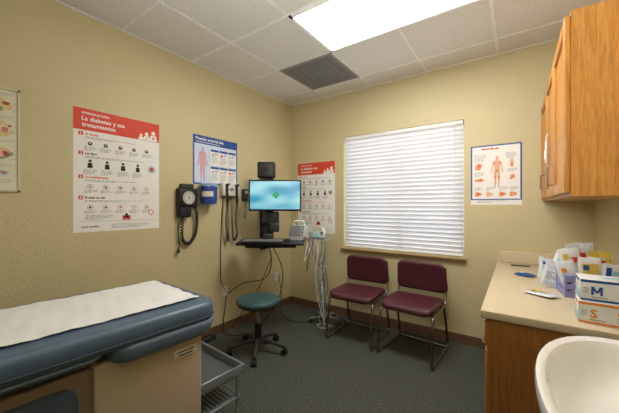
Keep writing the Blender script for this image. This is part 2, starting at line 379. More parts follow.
def blob(px,py,r,mi,lay,st=1,k1=3,k2=2,ph=0):
    b.poly([(px+r*(.8+.2*math.sin(k1*a+ph))*math.cos(a),py+st*r*(.8+.2*math.cos(k2*a+ph))*math.sin(a)) for a in [2*math.pi*k/40 for k in range(40)]],z+.0003*lay,mi)
blob(.385,.52,.052,2,1,.8,2,3,1); blob(.395,.53,.036,9,2,1,3,2,2); blob(.405,.535,.020,7,3,.8,5,2,0); blob(.38,.50,.014,8,4,1.4,3,1,1)
blob(.39,.38,.050,9,1,1.0,2,2,3); blob(.40,.385,.034,0,2,.7,4,2,1); blob(.40,.375,.018,3,3,1.5,1,2,0); blob(.42,.40,.010,7,4)
blob(.385,.235,.055,8,1,.75,3,1,2); blob(.395,.24,.036,2,2,.9,2,3,0); blob(.405,.23,.018,7,3,1.2,5,2,1); blob(.385,.25,.010,9,4,.7)
blob(.20,.35,.13,2,1,1.2); blob(.20,.33,.08,3,2,1.1); blob(.39,.115,.032,6,1,.7,2,2,1); blob(.395,.115,.018,3,2,.8)
for yy in (.595,.455,.31,.165,.07): b.lines(.345,yy,.105,3,z,4,rd,.008,.002)
for px,py in ((.43,.50),(.43,.36),(.44,.25),(.43,.20),(.43,.54),(.435,.40)): b.rect(px,py,.02,.0013,z+.0018,5)
b.build('print',[mat('chart_paper','#dedbc6',.6,var=.02),m_pblue,m_skin,mat('print_rose','#c98575',.6),m_pgrey,m_pblk,m_cyan,mat('print_dullred','#a5483c',.6),m_green,mat('print_ochre','#d9c88e',.6)],fr,rot=LW)

# ------------------------------------------------------------------ exam table
m_vin=mat('blue_vinyl','#50647a',.38,var=.04,bump=.1,bscale=300)
m_vin2=mat('blue_vinyl_light','#5c7188',.4,var=.04,bump=.1,bscale=300)
m_seam=mat('seam_dark','#2c3948',.5)
m_tan=mat('tan_enamel','#b5a48b',.4,var=.02); m_taupe=mat('taupe_enamel','#85725e',.4,var=.03)
m_tray=mat('tray_metal','#878e95',.32,.4,var=.03); m_tray2=mat('tray_inner','#565d64',.4,.2,var=.03)
et=thing('exam_table','medical exam table with slate blue vinyl top and tan base','exam table',(-1.635,1.025,0),R(-4))
MB().rbox((0,-.81,.37),(.56,1.44,.60),.015).build('base',m_taupe,et)
MB().box((0,-.81,.035),(.50,1.38,.07)).build('plinth',m_dark,et)
b=MB(); b.rbox((.0,-.305,.38),(.60,.47,.60),.012); b.build('panel',m_tan,et,label='light tan side panel')
PM=Matrix(((0,0,1,0),(1,0,0,0),(0,1,0,0),(0,0,0,1)))
b=MB(); b.prism([(x,y) for x,y in rrect(.50,.34,.05,5,0,0)],0,.03,0,M=Matrix.Translation((.278,-.84,.46))@PM)
b.build('drawer',mat('drawer_gray','#46525f',.4),et,label='dark blue-gray rounded drawer front in the base')
MB().rbox((.312,-.84,.56),(.014,.18,.022),.006).build('handle',m_black,et)
b=MB().rbox((.301,-.16,.60),(.006,.12,.04),.002,0)
for i in range(2): b.box((.3045,-.16,.608-.016*i),(.001,.09-.02*i,.005),1)
b.build('nameplate',[m_offw,m_pblk],et)
b=MB().cushion(.71,1.68,.100,.09,.028,.003,M=TR(0,-.84,.732)); b.build('cushion',m_vin,et)
b=MB(); b.tube([(x,y-.84,.760) for x,y in rrect(.712,1.682,.09,6)],.004,6,closed=True); b.build('piping',m_seam,et)
b=MB().cushion(.72,.50,.082,.09,.022,0,M=TR(0,-.2500,.664),taper=.012); b.build('seat_bolster',m_vin2,et,label='lighter blue stepped bolster beneath the foot end')
b=MB().cushion(.68,1.15,.038,.04,.012,0,M=TR(0,-1.09,.697),taper=.02); b.build('back_pan',m_vin2,et)
b=MB(); X,Y0,Y1,Z=.25,-.07,.235,.355
b.box((0,(Y0+Y1)/2,Z-.045),(2*X,Y1-Y0,.008),1); b.rbox((0,Y1,Z-.022),(2*X+.014,.014,.055),.004,0)
for q in(-1,1): b.rbox((q*X,(Y0+Y1)/2,Z-.022),(.012,Y1-Y0+.014,.055),.004,0)
b.build('step_tray',[m_tray,m_tray2],et,label='light metal pull-out tray')
b=MB(); b.rbox((0,.075,.165),(.49,.28,.016),.004,0); b.rbox((0,.213,.160),(.49,.012,.04),.004,0)
for i in range(9): b.box((0,-.04+.026*i,.1745),(.44,.006,.003),1)
b.build('step_shelf',[m_tray,m_tray2],et)
for q in(-1,1):
    b=MB(); b.tube(fillet([(q*.235,-.06,.30),(q*.235,.20,.30),(q*.235,.20,.012),(q*.235,-.06,.012)],.02),.009,8); b.build('step_frame',m_tray,et)
b=MB(); nx,ny=20,80; V=[];F=[]
for j in range(ny+1):
    y=-1.66+1.60*j/ny
    for i in range(nx+1):
        x=-.27+.53*i/nx
        z=.842+.0026*math.sin(y*31+x*6)*math.sin(x*17+y*4)+.0014*math.sin(y*90+x*20)+.0014*math.sin(x*60+y*9)
        e=1+ (.004*math.sin(y*40)+.003*math.sin(y*93)) 
        V.append((x*e,y+.004*math.sin(x*50) if j==ny else y,z))
for j in range(ny):
    for i in range(nx):
        a=j*(nx+1)+i; F.append((a,a+1,a+nx+2,a+nx+1))
b.add(V,F,0,True)
pp=b.build('exam_table_paper',mat('exam_paper','#e6e7e8',.75,var=.02),loc=et.location,rot=(0,0,R(-4)))
tag(pp,'crinkled white paper sheet covering the exam table','paper')

# ------------------------------------------------------------------ stool
st=thing('rolling_stool','round dark teal vinyl stool on a five-spoke caster base','stool',(-1.93,1.93,0))
m_teal=mat('teal_vinyl','#2f5053',.5,bump=.08,bscale=200)
MB().lathe([(.10,.425),(.17,.425),(.185,.432),(.195,.45),(.195,.47),(.185,.485),(.16,.494),(.08,.498),(.005,.499)],0,36).build('seat',m_teal,st)
MB().lathe([(.10,.405),(.14,.41),(.14,.426),(.005,.426)]).build('seat_plate',m_black,st)
b=MB(); b.cyl((0,0,.1),(0,0,.26),.032); b.build('column',m_black,st)
MB().cyl((0,0,.25),(0,0,.41),.017).build('piston',m_chrome,st)
b=MB(); b.cyl((0,0,.085),(0,0,.135),.045)
for k in range(5):
    a=R(20+72*k); dx,dy=math.cos(a),math.sin(a)
    b.tube([(0,0,.115),(dx*.13,dy*.13,.10),(dx*.26,dy*.26,.072)],[.024,.018,.014],8)
b.build('spoke_base',m_dark,st)
for k in range(5):
    a=R(20+72*k); dx,dy=math.cos(a)*.255,math.sin(a)*.255; px,py=-dy/.255*.016,dx/.255*.016
    c=MB(); c.cyl((dx-px*1.3,dy-py*1.3,.027),(dx-px*.3,dy-py*.3,.027),.027,seg=18); c.cyl((dx+px*.3,dy+py*.3,.027),(dx+px*1.3,dy+py*1.3,.027),.027,seg=18); c.cyl((dx,dy,.03),(dx,dy,.07),.008)
    c.build('caster',m_black,st)

# ------------------------------------------------------------------ chairs
m_mar=mat('maroon_vinyl','#4e1f2b',.5,bump=.15,bscale=260)
def chair_parts(root):
    P=[]
    b=MB()
    b.cushion(.46,.44,.055,.07,.022,-.008)
    b.v=[(x,y,z-(.018*max(0,(-y-.12)/.1)**2 if y<-.12 else 0)+.012*abs(x/.23)**2) for x,y,z in b.v]
    P.append(b.build('seat',m_mar,root,loc=(0,-.03,.415)))
    b=MB(); b.cushion(.47,.29,.045,.06,.02,.0)
    b.v=[(x*(1-.04*(y/.145)),y,z-.022*(1-(x/.235)**2)) for x,y,z in b.v]
    P.append(b.build('backrest',m_mar,root,loc=(0,.235,.645),rot=(R(100),0,0)))
    for q in(-1,1):
        b=MB(); x=q*.225
        pts=fillet([(x*.93,.262,.74),(x,.225,.50),(x,.19,.408),(x,-.21,.408),(x*1.03,-.275,.012),(x*1.03,.27,.012),(x,.16,.40)],.05,5)
        b.tube(pts,.0105,10); P.append(b.build('leg_frame',m_steel,root))
    for p0,p1 in (((-.225,-.15,.405),(.225,-.15,.405)),((-.225,.12,.405),(.225,.12,.405)),((-.232,.235,.012),(.232,.235,.012))):
        b=MB(); b.tube([p0,p1],.009,8); P.append(b.build('crossbar',m_steel,root))
    return P
c1=thing('stacking_chair','maroon upholstered stacking chair with metal sled base, near the rolling stand','chair',(-1.325,2.765,0),R(2),group='waiting chairs under the window')
parts=chair_parts(c1)
c2=thing('stacking_chair','maroon upholstered stacking chair with metal sled base, nearer the counter','chair',(-.775,2.765,0),R(-3),group='waiting chairs under the window')
for p in parts:
    q=p.copy(); q.parent=c2; COL.objects.link(q)

# ------------------------------------------------------------------ workstation
W=TR(-2.0,2.2,0,R(35.1))
ws=thing('computer_mount','black wall-mounted computer arm with keyboard tray','computer mount',(XL,2.62,1.0))
def wsb(): b=MB(); b.T=W; return b
b=MB(); b.rbox((XL+.02,2.62,1.30),(.04,.10,1.0),.006); b.build('wall_track',m_dark,ws,world=True)
b=wsb(); b.rbox((-.055,.24,1.28),(.075,.05,.74),.010); b.build('post',m_black,ws,world=True)
b=wsb(); b.rbox((-.03,.215,1.20),(.15,.05,.13),.015); b.rbox((.0,.19,1.10),(.10,.07,.10),.015); b.rbox((-.055,.12,1.01),(.09,.16,.06),.015); b.build('bracket',m_dark,ws,world=True)
for z0 in (1.10,1.36):
    b=MB(); pw=W@Vector((-.055,.25,z0)); b.tube([(XL+.035,2.62,z0),tuple((Vector((XL+.05,2.62,z0))+pw)/2+Vector((.03,-.02,0))),tuple(pw)],.028,10); b.build('arm',m_black,ws,world=True)
b=wsb(); M=TR(-.01,.02,.965,rx=R(3)); b.rbox((0,0,0),(.66,.30,.022),.008,0,M=M); b.rbox((0,.02,-.03),(.5,.22,.035),.01,1,M=M); b.rbox((0,-.15,.003),(.64,.025,.03),.01,1,M=M); b.build('keyboard_tray',[m_dark,m_black],ws,world=True)
b=wsb(); b.rbox((-.09,.22,1.71),(.185,.09,.17),.012,0); b.rbox((-.09,.17,1.71),(.15,.012,.13),.005,1); b.tube([(-.09,.17,1.71),(-.09,.155,1.71)],.03,16,0)
b.build('equipment_box',[m_black,m_dark],ws,world=True)
mo=thing('computer_monitor','flat black monitor showing a teal desktop','monitor',tuple(W@Vector((.013,.12,1.28))),R(35.1))
b=MB(); b.rbox((0,.005,.155),(.545,.035,.325),.008,0); b.rbox((0,.035,.155),(.2,.04,.14),.01,0); b.tube([(-.06,.05,.155),(-.063,.095,.155)],.025,10,0); b.build('bezel',m_black,mo)
msn=D.materials.new('screen'); msn.use_nodes=True; nt=msn.node_tree; N=nt.nodes; L=nt.links; pb=N['Principled BSDF']; pb.inputs['Roughness'].default_value=.3
tc=N.new('ShaderNodeTexCoord'); mp=N.new('ShaderNodeMapping'); mp.inputs['Rotation'].default_value=(0,R(35),0); mp.inputs['Scale'].default_value=(.9,1,2.6); L.new(tc.outputs['Object'],mp.inputs[0])
no=N.new('ShaderNodeTexNoise'); no.inputs['Scale'].default_value=4; no.inputs['Detail'].default_value=0; L.new(mp.outputs[0],no.inputs['Vector'])
cr=N.new('ShaderNodeValToRGB'); cr.color_ramp.elements[0].position=.3; cr.color_ramp.elements[0].color=lin('#3a9cbb'); cr.color_ramp.elements[1].position=.7; cr.color_ramp.elements[1].color=lin('#a6dfe8')
L.new(no.outputs['Fac'],cr.inputs[0]); pb.inputs['Base Color'].default_value=(.01,.01,.01,1); L.new(cr.outputs[0],pb.inputs['Emission Color']); pb.inputs['Emission Strength'].default_value=1.0
m_logo=mat('screen_logo','#1d8f52',.4,emit=.6)
b=MB(); b.box((0,-.0135,.157),(.515,.002,.29),0)
for dx,dz in((0,.02),(.02,0),(0,-.02),(-.02,0)):
    b.add([(.01+dx+a,-.0155,.157+dz+c_) for a,c_ in((0,-.019),(.019,0),(0,.019),(-.019,0))],[(0,1,2,3)],1)
b.build('screen',[msn,m_logo],mo)
kb=MB(); kb.T=W@TR(0,0,-.002,rx=R(3)); kb.rbox((-.08,-.04,.989),(.40,.13,.016),.005,0)
for r_ in range(4):
    for k in range(14): kb.box((-.257+.0272*k,-.088+.03*r_,.999),(.022,.024,.006),1)
tag(kb.build('keyboard',[m_dark,m_grey]),'black computer keyboard on the tray','keyboard')
b=MB(); b.T=W@TR(.16,-.09,.975); b.lathe([(.028,0),(.032,.008),(.028,.024),(.015,.032),(.002,.034)],M=Matrix.Diagonal((1,1.6,1,1))); tag(b.build('computer_mouse',m_black),'black mouse on the keyboard tray','mouse')
vd=thing('vital_signs_monitor','gray and white vital signs monitor with small dark display','medical monitor',tuple(W@Vector((.235,.07,.980))),R(35.1-30))
T=TR(0,0,.0,rx=R(-16),ry=R(0))
b=MB(); b.rbox((0,.03,.085),(.19,.09,.14),.02,M=T); b.box((0,.03,.012),(.15,.12,.024)); b.build('housing',m_lgrey,vd)
b=MB().rbox((-.015,-.016,.09),(.14,.008,.11),.003,M=T); b.build('display',m_grey,vd)
for i in range(4):
    b=MB(); b.tube([(.075,-.014,.05+.028*i),(.075,-.022,.05+.028*i)],.007,10,M=T); b.build('button',m_dark,vd)
b=MB(); b.tube(fillet([(-.06,.03,.14),(-.06,.0,.195),(.06,.0,.195),(.06,.03,.14)],.02),.009,8,M=T); b.build('handle',m_white,vd)
for k in range(2):
    b=MB(); b.tube(catmull([(.09,.03,.06),(.13,.02,.02),(.14+.02*k,-.04,-.1),(.12+.03*k,-.04,-.2-.1*k),(.15,.02,-.08),(.1,.06,.05)],8),.0035,6); b.build('sensor_cable',(m_white,m_dark)[k],vd)

# stand
sx,sy=-1.80,2.86
vs=thing('rolling_stand','slim rolling medical stand with wire basket and bundle of hanging leads','medical stand',(sx,sy,0))
MB().cyl((0,0,.06),(0,0,1.02),.013).build('pole',m_grey,vs)
b=MB(); b.cyl((0,0,.045),(0,0,.09),.03)
for k in range(5):
    a=R(10+72*k); b.tube([(0,0,.07),(.17*math.cos(a),.17*math.sin(a),.056)],[.018,.012],8)
b.build('spoke_base',m_grey,vs)
for k in range(5):
    a=R(10+72*k); x,y=.168*math.cos(a),.168*math.sin(a)
    MB().cyl((x-.012,y,.024),(x+.012,y,.024),.024).cyl((x,y,.03),(x,y,.06),.006).build('caster',m_dark,vs)
b=MB(); zb=.95
for z,s_ in((zb,.85),(zb+.035,.92),(zb+.07,1)):
    b.tube([(x,y-.09,z) for x,y in rrect(.22*s_,.15*s_,.02,3)],.003,6,closed=True)
for t_ in range(14):
    pts=rrect(.22,.15,.02,3); p=pts[int(t_*len(pts)/14)]; b.tube([(p[0]*.85,p[1]*.85-.09,zb),(p[0],p[1]-.09,zb+.07)],.0022,5)
for i in range(7): b.tube([(-.09+.03*i,-.15,zb),(-.09+.03*i,-.03,zb)],.0022,5)
b.build('basket',m_lgrey,vs)
b=MB(); b.rbox((-.03,-.09,.99),(.12,.10,.07),.025); b.build('cuff_bundle',m_cyan,vs,label='pale blue rolled cuff in the basket')
b=MB(); b.rbox((.045,-.10,1.02),(.045,.05,.10),.012); b.tube([(.045,-.10,1.06),(.035,-.15,1.10)],[.016,.01],10); b.build('ear_thermometer',m_white,vs,label='white handheld ear thermometer')
b=MB(); b.tube([(.045,-.125,1.03),(.045,-.13,1.03)],.014,12); b.build('button',m_dark,vs)
rc=random.Random(4)
for k in range(10):
    x0=rc.uniform(-.08,.08); zl=rc.uniform(.08,.45); j=lambda s: rc.uniform(-s,s)
    pts=[(x0,-.14,.97),(x0+.03+j(.03),-.18+j(.01),.82),(.03+j(.05),-.17+j(.02),.6),(.05+j(.05),-.16+j(.02),.38),(.07+j(.05),-.15+j(.03),zl),(.10+j(.03),-.13+j(.03),zl+.05),(.06+j(.04),-.13,zl+.3),(.03+j(.03),-.10,.7)]
    if k<4: pts=pts[:4]+[(.06+j(.04),-.16,.1),(.10,-.17+j(.02),.01+.004*k),(.15,-.10+j(.04),.01+.004*k),(.06+j(.03),-.07,.01+.004*k),(.0,-.15,.01+.004*k),(.08,-.2,.012+.004*k),(.14,-.15,.012+.004*k),(.07,-.09,.014+.004*k)]
    b=MB(); b.tube(catmull(pts,8),.0036,6); b.build('lead_cable',(m_lgrey,m_white,m_grey,m_lgrey,m_dark)[k%5],vs,label='hanging sensor lead')

# ------------------------------------------------------------------ devices on left wall
bp=thing('blood_pressure_gauge','black wall aneroid gauge with white dial, coiled hose and cuff','blood pressure gauge',(XL,1.585,1.40))
m_cuff=mat('black_nylon','#1b1c20',.8); m_dial=mat('dial_white','#c4c4c0',.4)
b=MB(); b.rbox((0,0,.035),(.185,.175,.07),.012); b.build('housing',m_black,bp,rot=LW)
MB().disc(.0,0,.060,.0708,0,32).build('dial_face',m_dial,bp,rot=LW)
b=MB(); z=.0714
for k in range(31):
    a=R(225-270*k/30); r0=.042 if k%5 else .035
    b.add([(r*math.cos(a)+q*.0012*math.sin(a),r*math.sin(a)-q*.0012*math.cos(a),z) for r,q in((r0,-1),(.054,-1),(.054,1),(r0,1))],[(0,1,2,3)])
b.add([(-.004,-.012,z),(.004,-.012,z),(.001,.042,z),(-.001,.042,z)],[(0,1,2,3)]); b.disc(.0,0,.007,z+.0004)
b.build('dial_marks',m_pblk,bp,rot=LW)
b=MB(); b.rbox((0,.105,.030),(.12,.05,.058),.01); b.build('cuff_basket',m_dark,bp,rot=LW)
b=MB(); b.rbox((-.03,-.13,.036),(.12,.10,.07),.02); b.build('cuff',m_cuff,bp,rot=LW)
def coil(path,rad,turns,n):
    P=catmull(path,12); L_=len(P); out=[]
    for i in range(n+1):
        t=i/n*(L_-1); k=min(int(t),L_-2); p=P[k].lerp(P[k+1],t-k); d=(P[k+1]-P[k]).normalized()
        u=d.cross(Vector((0,0,1)) if abs(d.z)<.9 else Vector((1,0,0))).normalized(); v_=d.cross(u); a=2*math.pi*turns*i/n
        out.append(p+u*rad*math.cos(a)+v_*rad*math.sin(a))
    return out
b=MB(); b.tube(coil([(.06,-.06,.05),(.10,-.18,.04),(.09,-.34,.035),(.02,-.42,.035),(-.05,-.37,.04),(-.05,-.17,.05)],.012,46,552),.0055,5); b.build('coiled_hose',m_black,bp,rot=LW)
b=MB(); b.tube(catmull([(-.05,-.17,.05),(-.09,-.28,.04),(-.07,-.40,.03),(-.08,-.45,.03)],6)+[Vector((-.08,-.50,.03))],[.004]*19+[.018],8); b.build('inflation_bulb',m_black,bp,rot=LW)
wd=thing('canister','rounded blue wall canister with white label and pale lid','dispenser',(XL,1.785,1.34))
m_blu=mat('blue_plastic','#1b4194',.2,coat=.5); m_blu2=mat('blue_plastic_lid','#8fabd0',.3)
b=MB(); b.lathe([(.06,0),(.072,.008),(.077,.03),(.08,.17),(.076,.175),(.002,.176)],M=TR(.085,0,0)); b.build('container',m_blu,wd)
b=MB(); b.lathe([(.082,.172),(.085,.178),(.082,.195),(.06,.205),(.002,.208)],M=TR(.085,0,0)); b.build('lid',m_blu2,wd)
b=MB(); b.prism([(.0805*math.cos(R(a)),.0805*math.sin(R(a))) for a in range(-85,-4,8)]+[(.0795*math.cos(R(a)),.0795*math.sin(R(a))) for a in range(-5,-86,-8)],.075,.125,M=TR(.086,0,0)); b.build('paper_label',m_offw,wd)
MB().rbox((.01,0,.1),(.02,.1,.12),.004).build('bracket',m_chrome,wd)
ot=thing('otoscope_set','wall transformer with two black diagnostic handles and coiled cords','diagnostic set',(XL,2.09,1.47))
MB().rbox((.03,0,.03),(.06,.22,.14),.012).build('transformer',m_offw,ot)
for k,y in enumerate((-.065,.065)):
    b=MB(); b.tube([(.065,y,.02),(.07,y,-.12)],[.015,.013],12); b.tube([(.064,y,.02),(.062,y,.07)],[.019,.014],12); b.tube([(.062,y,.07),(.10,y,.085)],[.02,.008],12); b.build('instrument_handle',m_black,ot)
    b=MB(); b.tube(coil([(.07,y,-.12),(.06,y-.01,-.3),(.055,y+.01,-.46),(.05,y*.5,-.50),(.035,y*.4,-.3),(.03,y*.3,-.04)],.009,60,600),.0033,5); b.build('coiled_cord',m_black,ot)
b=MB(); b.rbox((.055,0,.03),(.02,.05,.03),.004); b.build('power_switch',m_grey,ot)
th=thing('probe_thermometer','small dark handheld thermometer in a wall holder','thermometer',(XL,2.31,1.38))
MB().rbox((.025,0,.07),(.05,.07,.13),.01).build('housing',m_dark,th); MB().rbox((.05,0,.1),(.01,.045,.03),.003).build('display',m_lgrey,th)
b=MB(); b.tube(catmull([(.03,.0,.01),(.04,.01,-.1),(.04,-.02,-.2),(.04,-.01,-.05),(.04,.03,.0)],8),.003,6); b.build('probe_cord',m_black,th)

def outlet(x,y,z,rot,lab):
    o=thing('outlet',lab,'outlet',(x,y,z),rot=rot)
    b=MB(); b.rbox((0,0,.003),(.075,.115,.006),.002); b.build('cover_plate',m_offw,o)
    for s_ in(-1,1):
        b=MB(); b.prism(rrect(.034,.028,.01,4,0,s_*.027),.005,.0075,0); b.box((-.006,s_*.027,.0075),(.002,.009,.001),1); b.box((.006,s_*.027,.0075),(.002,.009,.001),1)
        b.build('socket',[m_white,m_black],o)
outlet(XL,2.04,.42,LW,'ivory duplex outlet low on the wall with a cord')
outlet(XL,2.86,.42,LW,'ivory duplex outlet low on the wall near the corner')
b=MB(); x=XL+.012
b.tube(catmull([(x,2.02,1.41),(x,2.0,1.2),(x,1.985,.8),(x,1.99,.55),(x+.01,2.03,.45)],10),.004,6); b.build('power_cord',m_dark,ot,world=True)
p0=W@Vector((-.07,.16,.95))
b=MB(); b.tube(catmull([tuple(p0),(-2.15,2.35,.72),(-2.3,2.4,.52),(-2.48,2.25,.47),(-2.5,2.06,.40)],10),.005,6); b.build('power_cord',m_black,ws,world=True)
b=MB(); b.tube(catmull([tuple(p0+Vector((.02,.02,0))),(-2.12,2.5,.6),(-2.2,2.5,.25),(-2.3,2.3,.008),(-2.25,2.15,.008),(-2.42,1.98,.01),(-2.5,2.0,.1),(-2.515,2.05,.38)],10),.005,6); b.build('power_cord',m_black,ws,world=True)
b=MB(); b.tube(catmull([tuple(p0+Vector((-.05,.0,0))),(-2.2,2.4,.8),(-2.35,2.5,.62),(-2.45,2.4,.3),(-2.48,2.2,.12),(-2.49,2.1,.02)],10),.004,6); b.build('power_cord',m_black,ws,world=True)
b=MB(); b.tube(catmull([(-2.5,2.86,.44),(-2.4,2.8,.3),(-2.3,2.7,.05),(-2.1,2.65,.008),(-1.95,2.75,.008),(-1.82,2.8,.05)],10),.005,6); b.build('power_cord',m_dark,vs,world=True)
b=MB(); b.rbox((-2.47,1.72,.024),(.06,.3,.047),.008,0)
for i in range(5): b.box((-2.47,1.62+.05*i,.049),(.03,.028,.003),1)
tag(b.build('power_strip',[m_dark,m_black]),'dark power strip on the carpet by the wall','power strip')

# ------------------------------------------------------------------ counter & cabinets
CT=.82; CX0=XR-.64; CY0=1.645; G=.001
bc=thing('base_cabinet','oak base cabinet with plain end panel','cabinet',(XR-G,CY0+.02,0))
MB().box(((CX0+.035+XR-G)/2,(CY0+.02+YB-.014)/2,(.09+CT-.040)/2),(XR-G-CX0-.035,YB-.014-CY0-.02,CT-.040-.09)).build('body',m_oakd,bc,world=True)
MB().box(((CX0+.10+XR-.014)/2,(CY0+.02+YB-.014)/2,.045),(XR-.014-CX0-.1,YB-.014-CY0-.02,.09)).build('toe_kick',m_dark,bc,world=True)
def pull(par,x,y,z0,z1,horiz=False):
    h=MB()
    if horiz: h.tube(fillet([(x,y-.05,z0),(x-.026,y-.05,z0),(x-.026,y+.05,z0),(x,y+.05,z0)],.01),.004,8)
    else: h.tube(fillet([(x,y,z0),(x-.03,y,z0),(x-.03,y,z1),(x,y,z1)],.012),.005,8)
    ho=h.build('handle',m_chrome,label='chrome wire pull'); ho.parent=par; ho.matrix_parent_inverse=Matrix.Identity(4)
for i in range(3):
    y=CY0+.02+.25+.5*i
    d=MB().rbox((CX0+.026,y,.37),(.02,.47,.5),.005).build('door',m_oak,bc,world=True); pull(d,CX0+.018,y,.58,.58,True)
    d=MB().rbox((CX0+.026,y,.70),(.02,.47,.13),.005).build('drawer',m_oak,bc,world=True); pull(d,CX0+.018,y,.70,.70,True)
ctp=MB().rbox(((CX0+XR-G)/2,(CY0+YB-G)/2,CT-.019),(XR-G-CX0,YB-G-CY0,.038),.006).build('countertop',m_lam)
tag(ctp,'beige laminate countertop over oak cabinet','countertop')
bs=MB().rbox(((CX0+.02+XR-.025)/2,YB-.010,CT+.0515),(XR-CX0-.045,.019,.10),.004).build('backsplash',m_lam); tag(bs,'low beige laminate backsplash along the window wall','backsplash')
bs=MB().rbox((XR-.011,(CY0+YB-.03)/2,CT+.0515),(.019,YB-CY0-.03,.10),.004).build('backsplash',m_lam); tag(bs,'low beige laminate backsplash below the oak wall cabinet','backsplash')

UX=.17; UY=1.68; UZ0,UZ1=1.365,2.16
uc=thing('cabinet','golden oak upper cabinet with framed doors','cabinet',(XR-G,UY,UZ0))
MB().box(((UX+.02+XR-G)/2,(UY+YB-G)/2,(UZ0+UZ1)/2),(XR-G-UX-.02,YB-G-UY,UZ1-UZ0)).build('body',m_oak,uc,world=True)
wd_=(YB-UY)/3
for i in range(3):
    y=UY+wd_*(i+.5); zc=(UZ0+UZ1)/2; hz=UZ1-UZ0-.03; ww=wd_-.016
    b=MB(); b.box((UX+.014,y,zc),(.010,ww-.1,hz-.1))
    for q in(-1,1): b.rbox((UX+.009,y+q*(ww/2-.028),zc),(.022,.056,hz),.004); b.rbox((UX+.009,y,zc+q*(hz/2-.028)),(.022,ww-.1,.056),.004)
    d=b.build('door',m_oak,uc,world=True)
    pull(d,UX,y+(-.21 if i==2 else .21),1.44,1.55)
b=MB(); b.rbox((UX-.012,2.50,1.68),(.008,.06,.15),.003); b.tube([(UX-.012,2.50,1.75),(UX-.008,2.50,1.79),(UX+.0,2.50,1.80)],.003,6); b.rbox((UX-.018,2.50,1.66),(.008,.045,.06),.003)
tag(b.build('hanging_tag',m_white),'small white plastic holder hanging on the oak cabinet door','holder')

# counter items
def glovebox(loc,rz,col,letter,lab,band,side):
    g=thing('glove_box',lab,'box',loc,rz,group='supply boxes stacked at the counter end')
    w,d,h=.25,.125,.094
    b=MB(); b.rbox((0,0,h/2),(w,d,h),.002,0,seg=1); F=Matrix.Translation((-w/2,-d/2-.0006,0))@Matrix.Rotation(R(90),4,'X')
    b.rect(.003,h-.014,w-.006,.011,0,2,M=F); b.rect(.003,.003,w-.006,.008,0,2,M=F)
    LX=.036
    if letter=='M':
        x0,y0,W_,H_,t_=LX,.028,.036,.036,.008
        b.rect(x0,y0,t_,H_,.0005,1,M=F); b.rect(x0+W_-t_,y0,t_,H_,.0005,1,M=F)
        mxx=x0+W_/2
        b.poly([(x0,y0+H_),(mxx-t_*.5,y0+H_*.25),(mxx+t_*.5,y0+H_*.25),(x0+t_*1.15,y0+H_)],.0007,1,M=F)
        b.poly([(x0+W_-t_*1.15,y0+H_),(mxx-t_*.5,y0+H_*.25),(mxx+t_*.5,y0+H_*.25),(x0+W_,y0+H_)],.0009,1,M=F)
    else: b.text(letter,.050,LX+.003,.028,.0005,1,.0014,M=F)
    for i in range(3): b.rect(.010,.054-.009*i,.018,.003,.0004,3,M=F)
    b.rect(LX,.017,.05,.004,.0004,3,M=F)
    b.text('GLOVES',.024,.12,.048,.0005,1,.0006,M=F)
    for i in range(3): b.rect(.12,.038-.008*i,.09,.003,.0005,3,M=F)
    S=Matrix.Translation((-w/2-.0006,d/2,0))@Euler((R(90),0,R(-90))).to_matrix().to_4x4()
    b.rect(.004,h-.016,d-.008,.013,.0004,2,M=S); b.rect(.004,.004,d-.008,.04,.0004,4,M=S); b.rect(.02,.052,.06,.006,.0004,1,M=S)
    b.build('carton',[m_white,col,band,m_pgrey,side],g)
    b=MB(); b.disc(0,0,.055,h+.0006,0,24,ry=.022); b.build('opening',m_cyan,g)
    return g
glovebox((.345,1.775,CT),R(-3),m_orange,'S','white carton of small gloves with orange markings',m_orange,m_cyan)
glovebox((.35,1.785,CT+.0945),R(-1),m_pblue,'M','white carton of medium gloves with blue markings on top',m_pblue,m_cyan)
m_wrap=mat('clear_wrap','#dfe4e8',.15,var=.08,scale=40,bump=.5,bscale=60,coat=.5)
m_bask=mat('basket_lavender','#8a8cc4',.35)
bn=thing('supply_bin','small lavender plastic basket holding packets','basket',(.335,2.25,CT+.001),R(6))
b=MB(); w,d,h=.25,.19,.12
for x,y,sx_,sy_ in((0,-d/2,w,.004),(0,d/2,w,.004),(-w/2,0,.004,d),(w/2,0,.004,d)):
    for q in range(3): b.box((x,y,.02+.04*q),(sx_ if sx_>.1 else .005,sy_ if sy_>.1 else .005,.026))
    for q in range(9):
        t=-.5+q/8; b.box((x+(t*w if sx_>.1 else 0),y+(t*d if sy_>.1 else 0),h/2),(.010 if sx_>.1 else .0055,.010 if sy_>.1 else .0055,h))
b.box((0,0,.003),(w,d,.006)); b.build('tub',m_bask,bn)
b=MB(); b.tube([(x,y,h) for x,y in rrect(w+.01,d+.01,.015,3)],.006,6,closed=True); b.build('rim',m_bask,bn)
pr_=random.Random(9)
